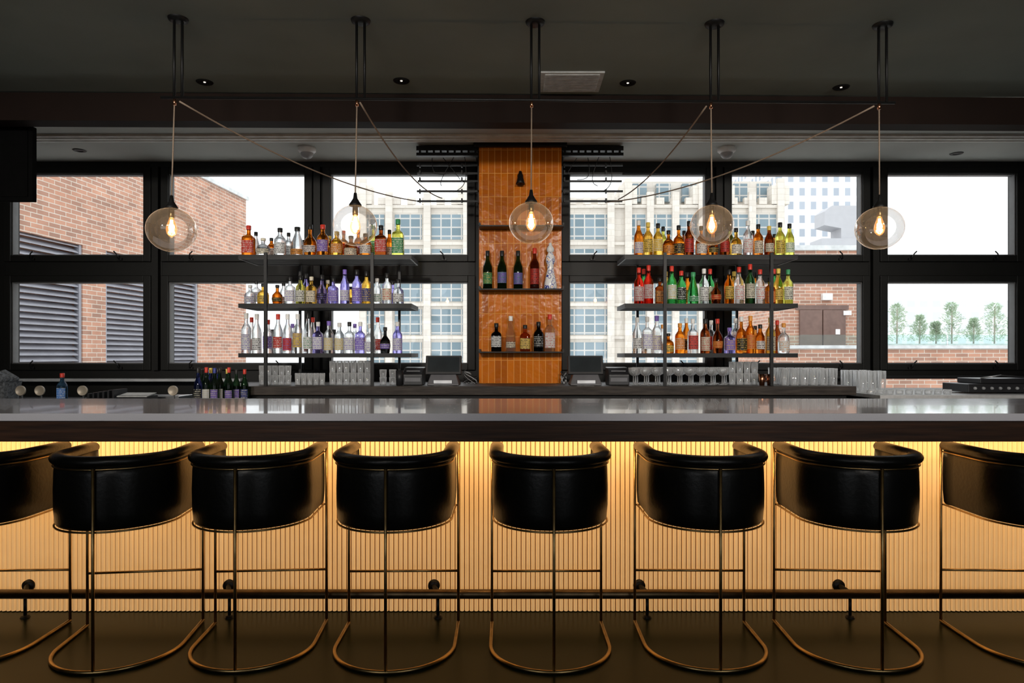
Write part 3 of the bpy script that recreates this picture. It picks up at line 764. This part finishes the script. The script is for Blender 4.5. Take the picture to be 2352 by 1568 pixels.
# ------------------------------------------------------------------ POS terminals, printers
def pos(px0,px1,g):
    D=5.6; x=X((px0+px1)/2,D); w=(px1-px0)*D/F/2
    e=thing('pos_terminal',(x,D,BC+.001),'black touchscreen till on a dark silver stand, on the back bar','till screen',g)
    T=Matrix.Translation((0,-.06,.085))@Matrix.Rotation(math.radians(-18),4,'X')
    MB().box(-w,w,-.012,.018,-.0,.16,T=T).build('screen_housing',M['devblack'],parent=e,bevel=.006)
    MB().box(-w+.018,w-.018,-.0145,-.0125,.02,.145,T=T).build('screen',M['screen'],parent=e)
    mb=MB(); vs=[(-w*.7,-.06,.085),(w*.7,-.06,.085),(w*.9,-.10,.0),(-w*.9,-.10,.0),(-w*.6,.04,.14),(w*.6,.04,.14),(w*.9,.12,0),(-w*.9,.12,0)]
    mb.add(vs,[(0,3,2,1),(4,5,6,7),(0,1,5,4),(1,2,6,5),(2,3,7,6),(3,0,4,7)]); mb.build('stand',M['devdark'],parent=e,bevel=.008)
    MB().box(-w*.5,w*.5,-.106,-.09,.015,.04).build('card_reader',M['steel'],parent=e)
def printer(px0,px1,g):
    D=5.6; x=X((px0+px1)/2,D); w=(px1-px0)*D/F/2
    e=thing('receipt_printer',(x,D,BC+.001),'black compact receipt printer on the back bar','printer',g)
    mb=MB(); vs=[(-w,-.1,0),(w,-.1,0),(w,.1,0),(-w,.1,0),(-w,-.1,.085),(w,-.1,.085),(w,.1,.145),(-w,.1,.145),(-w,-.03,.14),(w,-.03,.14)]
    mb.add(vs,[(0,3,2,1),(0,1,5,4),(4,5,9,8),(8,9,6,7),(1,2,6,9,5),(3,0,4,8,7),(2,3,7,6)]); mb.build('printer_body',M['devblack'],parent=e,bevel=.006)
    MB().box(-w*.7,w*.7,-.07,-.066,.11,.118).box(-w*.8,w*.8,-.104,-.1,.03,.06).build('paper_slot',M['devdark'],parent=e)
pos(979,1061,'till screens'); pos(1303,1384,'till screens')
printer(930,974,'receipt printers'); printer(1394,1441,'receipt printers')
random.seed(5)
for (a,b) in ((1066,1096),(1288,1300)):
    e=thing('cable_bundle',(X((a+b)/2,5.75),5.75,BC),'tangle of thin grey till cables','cables')
    for k in range(6):
        w=(b-a)*5.75/F/2; pts=[]
        ph=random.random()*6
        for q in range(30):
            t=q/29; pts.append((w*math.sin(ph+t*7),-.03+.03*math.cos(ph*2+t*9),.006+.16*t*(1-t*.3)*abs(math.sin(ph+t*3))))
        MB().tube(pts,.003,6).build('cable',M['devgrey'] if k%2 else M['black'],parent=e)
MB().lathe([(0,0),(.028,0),(.033,.12),(.03,.12),(.026,.005),(0,.005)],24).build('straw_cup',M['devblack'],loc=(X(918,5.5),5.5,BC+.001),label='black cup on the back bar',cat='cup')

for px in (48,92,190,398):
    D=5.25
    e=thing('round_strainer',(X(px,D),D,LC+.001),'round metal bar strainer standing on its holder','bar tool','bar strainers')
    T=Matrix.Translation((0,0,.105))@Matrix.Rotation(math.pi/2,4,'X')
    MB().lathe([(0,.006),(.03,.006),(.034,.01),(.038,.01),(.038,-.004),(0,-.004)],28,T=T).build('disc',M['chrome'],parent=e)
    MB().box(-.006,.006,.006,.014,0,.105).box(-.03,.03,-.02,.03,0,.006).build('holder',M['steel'],parent=e)
D=5.3
e=thing('basket',(X(-4,D),D,LC+.001),'grey woven basket filled with folded towels','basket')
MB().lathe([(0,0),(.1,0),(.105,.02),(.125,.17),(.13,.175),(.12,.175),(.1,.02),(0,.015)],28,sq=5,smooth=False).build('basket_body',M['basket'],parent=e)
for k in range(4):
    MB().tube([(-.09,-.07+k*.045,.18+.02*(k%2)),(0,-.07+k*.045,.215+.02*(k%2)),(.09,-.07+k*.045,.18)],.03,12).build('towel',M['basket'],parent=e)
e=thing('drip_tray',(X(248,5.3),5.3,LC+.001),'black rubber bar caddy on the side counter','bar caddy')
MB().box(-.11,.11,-.1,.1,0,.05).build('caddy_body',M['devblack'],parent=e,bevel=.005)
mb=MB()
for k in range(6): mb.box(-.105+k*.038,-.09+k*.038,-.09,.09,.05,.085+.006*k)
mb.build('dividers',M['devblack'],parent=e)
e=thing('condiment_holder',(X(318,5.3),5.3,LC+.001),'steel condiment tray with open lid','bar caddy')
MB().box(-.11,.11,-.08,.08,0,.07).build('tray_body',M['devblack'],parent=e,bevel=.004)
MB().box(-.115,.115,-.085,.06,.071,.078,T=Matrix.Translation((0,0,.0))@Matrix.Rotation(math.radians(8),4,'X')).build('lid',M['panelgrey'],parent=e)
MB().box(-.15,.15,-.12,.12,0,.05).build('drain_board',M['steel'],loc=(X(385,5.6),5.6,LC+.001),bevel=.004,label='steel drainboard box on the side counter',cat='drainboard')
D=5.4
e=thing('audio_mixer',(X(2285,D),D,RC+.001),'black stacked audio deck on the side counter','audio equipment')
w=.29
MB().box(-w,w,-.12,.2,.01,.075).build('deck_body',M['devblack'],parent=e,bevel=.005)
MB().box(-w+.12,w,-.08,.2,.076,.115).build('upper_deck',M['devblack'],parent=e,bevel=.005)
for k in range(8): MB().lathe([(0,.012),(.01,.012),(.012,0)],12,T=Matrix.Translation((-w+.05+k*.065,-.121,.042))@Matrix.Rotation(math.pi/2,4,'X')).build('knob',M['devgrey'],parent=e)
MB().tube([(-w+.13,-.07,.118),(0,-.07,.14),(w-.05,-.07,.125)],.006,8).build('handle',M['steel'],parent=e)

# ------------------------------------------------------------------ outside
MB().box(-60,90,WD+.2,40,-.5,-.2).build('roof_terrace',M['concrete'],label='pale concrete roof terrace',cat='terrace')
MB().box(-300,300,40,400,-14,-13.5).build('ground',M['concrete'],label='distant pale street level',cat='ground')
VP=1290; c=7.2
def wallpt(px): 
    D=c*F/(VP-px); return X(px,D),D
xa,ya=wallpt(-40); xb,yb=wallpt(565)
ang=math.atan2(yb-ya,xb-xa); Lw=math.hypot(xb-xa,yb-ya)
e=thing('brick_building',(xa,ya,-.2),'red brick building wall with grey louvred vents','building',rotz=ang)
def s_at(px):
    x,y=wallpt(px); return math.hypot(x-xa,y-ya)
H=4.86+.2
mb=MB(); l0,l1,l2,l3=s_at(15),s_at(190),s_at(243),s_at(455)
lt=2.98+.2; lb_=.6
mb.box(-6,l0,0,4,0,H); mb.box(l0,l1,0,4,lt,H); mb.box(l1,l2,0,4,0,H); mb.box(l2,l3,0,4,lt,H); mb.box(l3,Lw,0,4,0,H)
mb.box(l0,l1,.0,4,0,lb_); mb.box(l2,l3,0,4,0,lb_); mb.box(l0,l3,.5,4,lb_,lt)
mb.build('brick_wall',M['brick'],parent=e)
MB().box(-6,Lw+.05,-.05,4.05,H,H+.08).build('coping',M['coping'],parent=e)
for (a,b) in ((l0,l1),(l2,l3)):
    mb=MB(); mb.box(a,a+.05,.02,.1,lb_,lt); mb.box(b-.05,b,.02,.1,lb_,lt)
    z=lb_
    while z<lt-.02:
        mb.add([(a+.05,.03,z),(b-.05,.03,z),(b-.05,.14,z+.075),(a+.05,.14,z+.075),(a+.05,.03,z-.012),(b-.05,.03,z-.012)],[(0,1,2,3),(0,4,5,1)])
        z+=.085
    mb.build('louver',M['louver'],parent=e,label='grey metal louvre')

D=70
e=thing('stone_building',(0,D,-13.5),'large pale stone office building with battlement parapet','building')
zoff=13.5
x0,x1=X(835,D),X(1800,D)
ztop=Z(470,D)+zoff
mb=MB(); mb.box(x0,x1,0,20,0,ztop)
xp=[835,895,982,1072,1150,1230,1298,1402,1442,1492,1550,1610,1665,1725,1790]
for i,p in enumerate(xp):
    x=X(p,D); tall=(p in (835,1072,1442,1610,1665,1790))
    mb.box(x-.35,x+.35,-.5,0,0,ztop+(2.6 if tall else 1.2))
    if tall:
        mb.box(x-.9,x+.9,-.35,1,ztop,ztop+1.9)
x=x0
while x<x1-.8:
    mb.box(x,x+.8,-.2,.4,ztop,ztop+.7); x+=1.5
mb.box(X(1440,D),X(1620,D),2,18,ztop,Z(405,D)+zoff)
mb.box(X(1665,D),X(1785,D),1.5,18,ztop,Z(408,D)+zoff)
mb.box(X(1307,D),X(1440,D),2,18,ztop,Z(445,D)+zoff)
for py in (560,630,700,775,475):
    z=Z(py,D)+zoff; mb.box(x0,x1,-.3,0,z-.15,z+.15)
mb.build('facade',M['stonefac'],parent=e)
for px,w in ((862,42),(938,62),(1027,72),(1350,88),(1467,38),(1521,46),(1580,48),(1696,44),(1758,50)):
    for py0,py1 in ((493,550),(572,622),(643,692),(710,768),(786,835)):
        MB().box(X(px-w/2,D),X(px+w/2,D),-.08,.1,Z(py1,D)+zoff,Z(py0,D)+zoff).build('window',M['facwin'],parent=e)
for px in (1467,1521,1580,1696,1750):
    DD=D+2
    MB().box(X(px-16,DD),X(px+16,DD),1.4,2.1,Z(466,DD)+zoff,Z(425,DD)+zoff).build('window',M['facwin'],parent=e)
MB().box(X(1785,120),X(1985,120),120,150,-13.5,50).build('office_tower',M['tower'],label='tall white office tower with gridded windows',cat='building')
MB().box(X(1985,160),X(2600,160),160,180,-13.5,Z(690,160)).build('office_block',M['pale'],label='low pale office block behind trees',cat='building')
D=14
e=thing('brick_shed',(X(1800,D),D,-.2),'red brick rooftop shed with brown double door','building')
ws=X(2012,D)-X(1800,D)
hs_=Z(575,D)+.2
MB().box(0,ws,0,3,0,hs_).build('brick_wall',M['brick'],parent=e)
MB().box(-.05,ws+.05,-.05,3.05,hs_,hs_+.1).build('coping',M['coping'],parent=e)
dx0,dx1=X(1835,D)-X(1800,D),X(1940,D)-X(1800,D)
for a,b in ((dx0,(dx0+dx1)/2-.01),((dx0+dx1)/2+.01,dx1)):
    MB().box(a,b,-.05,0,0,2.45).build('door',M['door'],parent=e,bevel=.005)
MB().box(dx0-.07,dx1+.07,-.03,0,2.46,2.55).build('door_frame',M['door'],parent=e)
MB().box(X(1885,D)-X(1800,D),X(1908,D)-X(1800,D),-.1,0,Z(690,D)+.2,Z(674,D)+.2).build('wall_lamp',M['white'],parent=e,bevel=.01)
for a,b,p,q in ((1916,1926,756,768),(1934,1952,714,724)):
    MB().box(X(a,D)-X(1800,D),X(b,D)-X(1800,D),-.07,-.051,Z(q,D)+.2,Z(p,D)+.2).build('notice',M['white'],parent=e)
D=15.3
e=thing('roof_vent',(X(1925,D),D,-.2+hs_+.1),'grey rooftop exhaust duct with angled hood','roof vent')
mb=MB().box(-.5,.45,-.3,.3,0,.32)
prof=[(-.05,.32),(.33,.32),(.33,1.05),(-.25,1.05),(-.42,.92),(-.42,.62),(-.05,.55)]
vs=[(x,-.25,z) for x,z in prof]+[(x,.25,z) for x,z in prof]; m_=len(prof)
fs=[tuple(range(m_)),tuple(reversed(range(m_,2*m_)))]+[(i,i+m_,(i+1)%m_+m_,(i+1)%m_) for i in range(m_)]
mb.add(vs,fs)
mb.build('duct_body',M['duct'],parent=e)
MB().box(4.75,20,12,12.3,-.2,1.44).build('parapet_wall',M['brick'],label='low red brick parapet wall on the terrace',cat='wall')
MB().box(4.7,20,11.96,12.34,1.441,1.5).build('parapet_coping',M['coping'],label='pale stone coping on brick parapet',cat='coping')
e=thing('glass_railing',(4.75,12.15,1.5),'frameless glass railing on the terrace parapet','railing')
for k in range(10):
    MB().box(k*1.5+.02,k*1.5+1.48,-.008,.008,.0,.19).build('glass_panel',M['railglass'],parent=e)
MB().box(X(2030,17.5),X(2480,17.5),17.5,18.5,-.2,1.62).build('planter',M['coping'],label='long pale rooftop planter',cat='planter')
random.seed(11)
for px,top_,w in ((2060,696,.34),(2112,722,.26),(2150,738,.2),(2186,692,.34),(2236,730,.26),(2284,694,.42),(2336,716,.22),(2378,705,.22)):
    D=18; zb0=1.622; ht=Z(top_,D)-zb0
    e=thing('conifer_tree',(X(px,D),D,zb0),'small haze-paled green conifer in rooftop planter','tree','planter conifers')
    MB().tube([(0,0,0),(0.01,0,ht*.9)],.02,8).build('trunk',M['trunk'],parent=e)
    mb=MB(); ph=random.random()*6
    for k in range(1100):
        t=random.random()**.75; z=.06+(ht-.06)*.97*t; a=random.random()*6.283
        lob=.65+.35*math.sin(a*3+z*9+ph)+.25*math.sin(z*17+ph*2)
        rr=w*(1-t)**.4*math.sqrt(random.random())*lob+.015
        p=Vector((rr*math.cos(a),rr*math.sin(a),z))
        d=Vector((math.cos(a)+random.uniform(-.7,.7),math.sin(a)+random.uniform(-.7,.7),random.uniform(-.2,1.4))).normalized()*random.uniform(.04,.10)
        u=d.cross(Vector((random.random()-.5,random.random()-.5,random.random()-.5))).normalized()*.011
        mb.add([p-u,p+u,p+d],[(0,1,2)])
    mb.build('foliage',M['leaf'],parent=e)

# ------------------------------------------------------------------ added unseen fill lights behind the camera, aimed at the back bar
for x in (-3.0,-1.2,1.2,3.0):
    area('fill_light',(x,-1.0,3.02),(math.radians(80),0,0),.4,.4,8,(1,.93,.84),spread=math.radians(44),shape='DISK')

# ------------------------------------------------------------------ world + camera
w=bpy.data.worlds.new('overcast'); scene.world=w; w.use_nodes=True
n=w.node_tree; n.nodes.clear()
out=n.nodes.new('ShaderNodeOutputWorld'); bg=n.nodes.new('ShaderNodeBackground'); n.links.new(bg.outputs[0],out.inputs[0])
tc=n.nodes.new('ShaderNodeTexCoord'); nz=n.nodes.new('ShaderNodeTexNoise'); nz.inputs['Scale'].default_value=2
n.links.new(tc.outputs['Generated'],nz.inputs['Vector'])
cr=n.nodes.new('ShaderNodeValToRGB'); cr.color_ramp.elements[0].color=(.88,.91,.95,1); cr.color_ramp.elements[1].color=(.94,.96,.99,1)
n.links.new(nz.outputs['Fac'],cr.inputs[0]); n.links.new(cr.outputs[0],bg.inputs[0]); bg.inputs[1].default_value=1.6

cam=bpy.data.cameras.new('camera'); co=bpy.data.objects.new('camera',cam); COL.objects.link(co)
co.location=(0,0,CZ); co.rotation_euler=(math.pi/2,0,0)
cam.sensor_width=36; cam.lens=24; cam.shift_y=31/2352; cam.clip_end=1000
scene.camera=co
scene.view_settings.view_transform='Standard'
scene.view_settings.look='None'
scene.view_settings.exposure=.45
try: scene.cycles.transparent_max_bounces=48
except Exception: pass
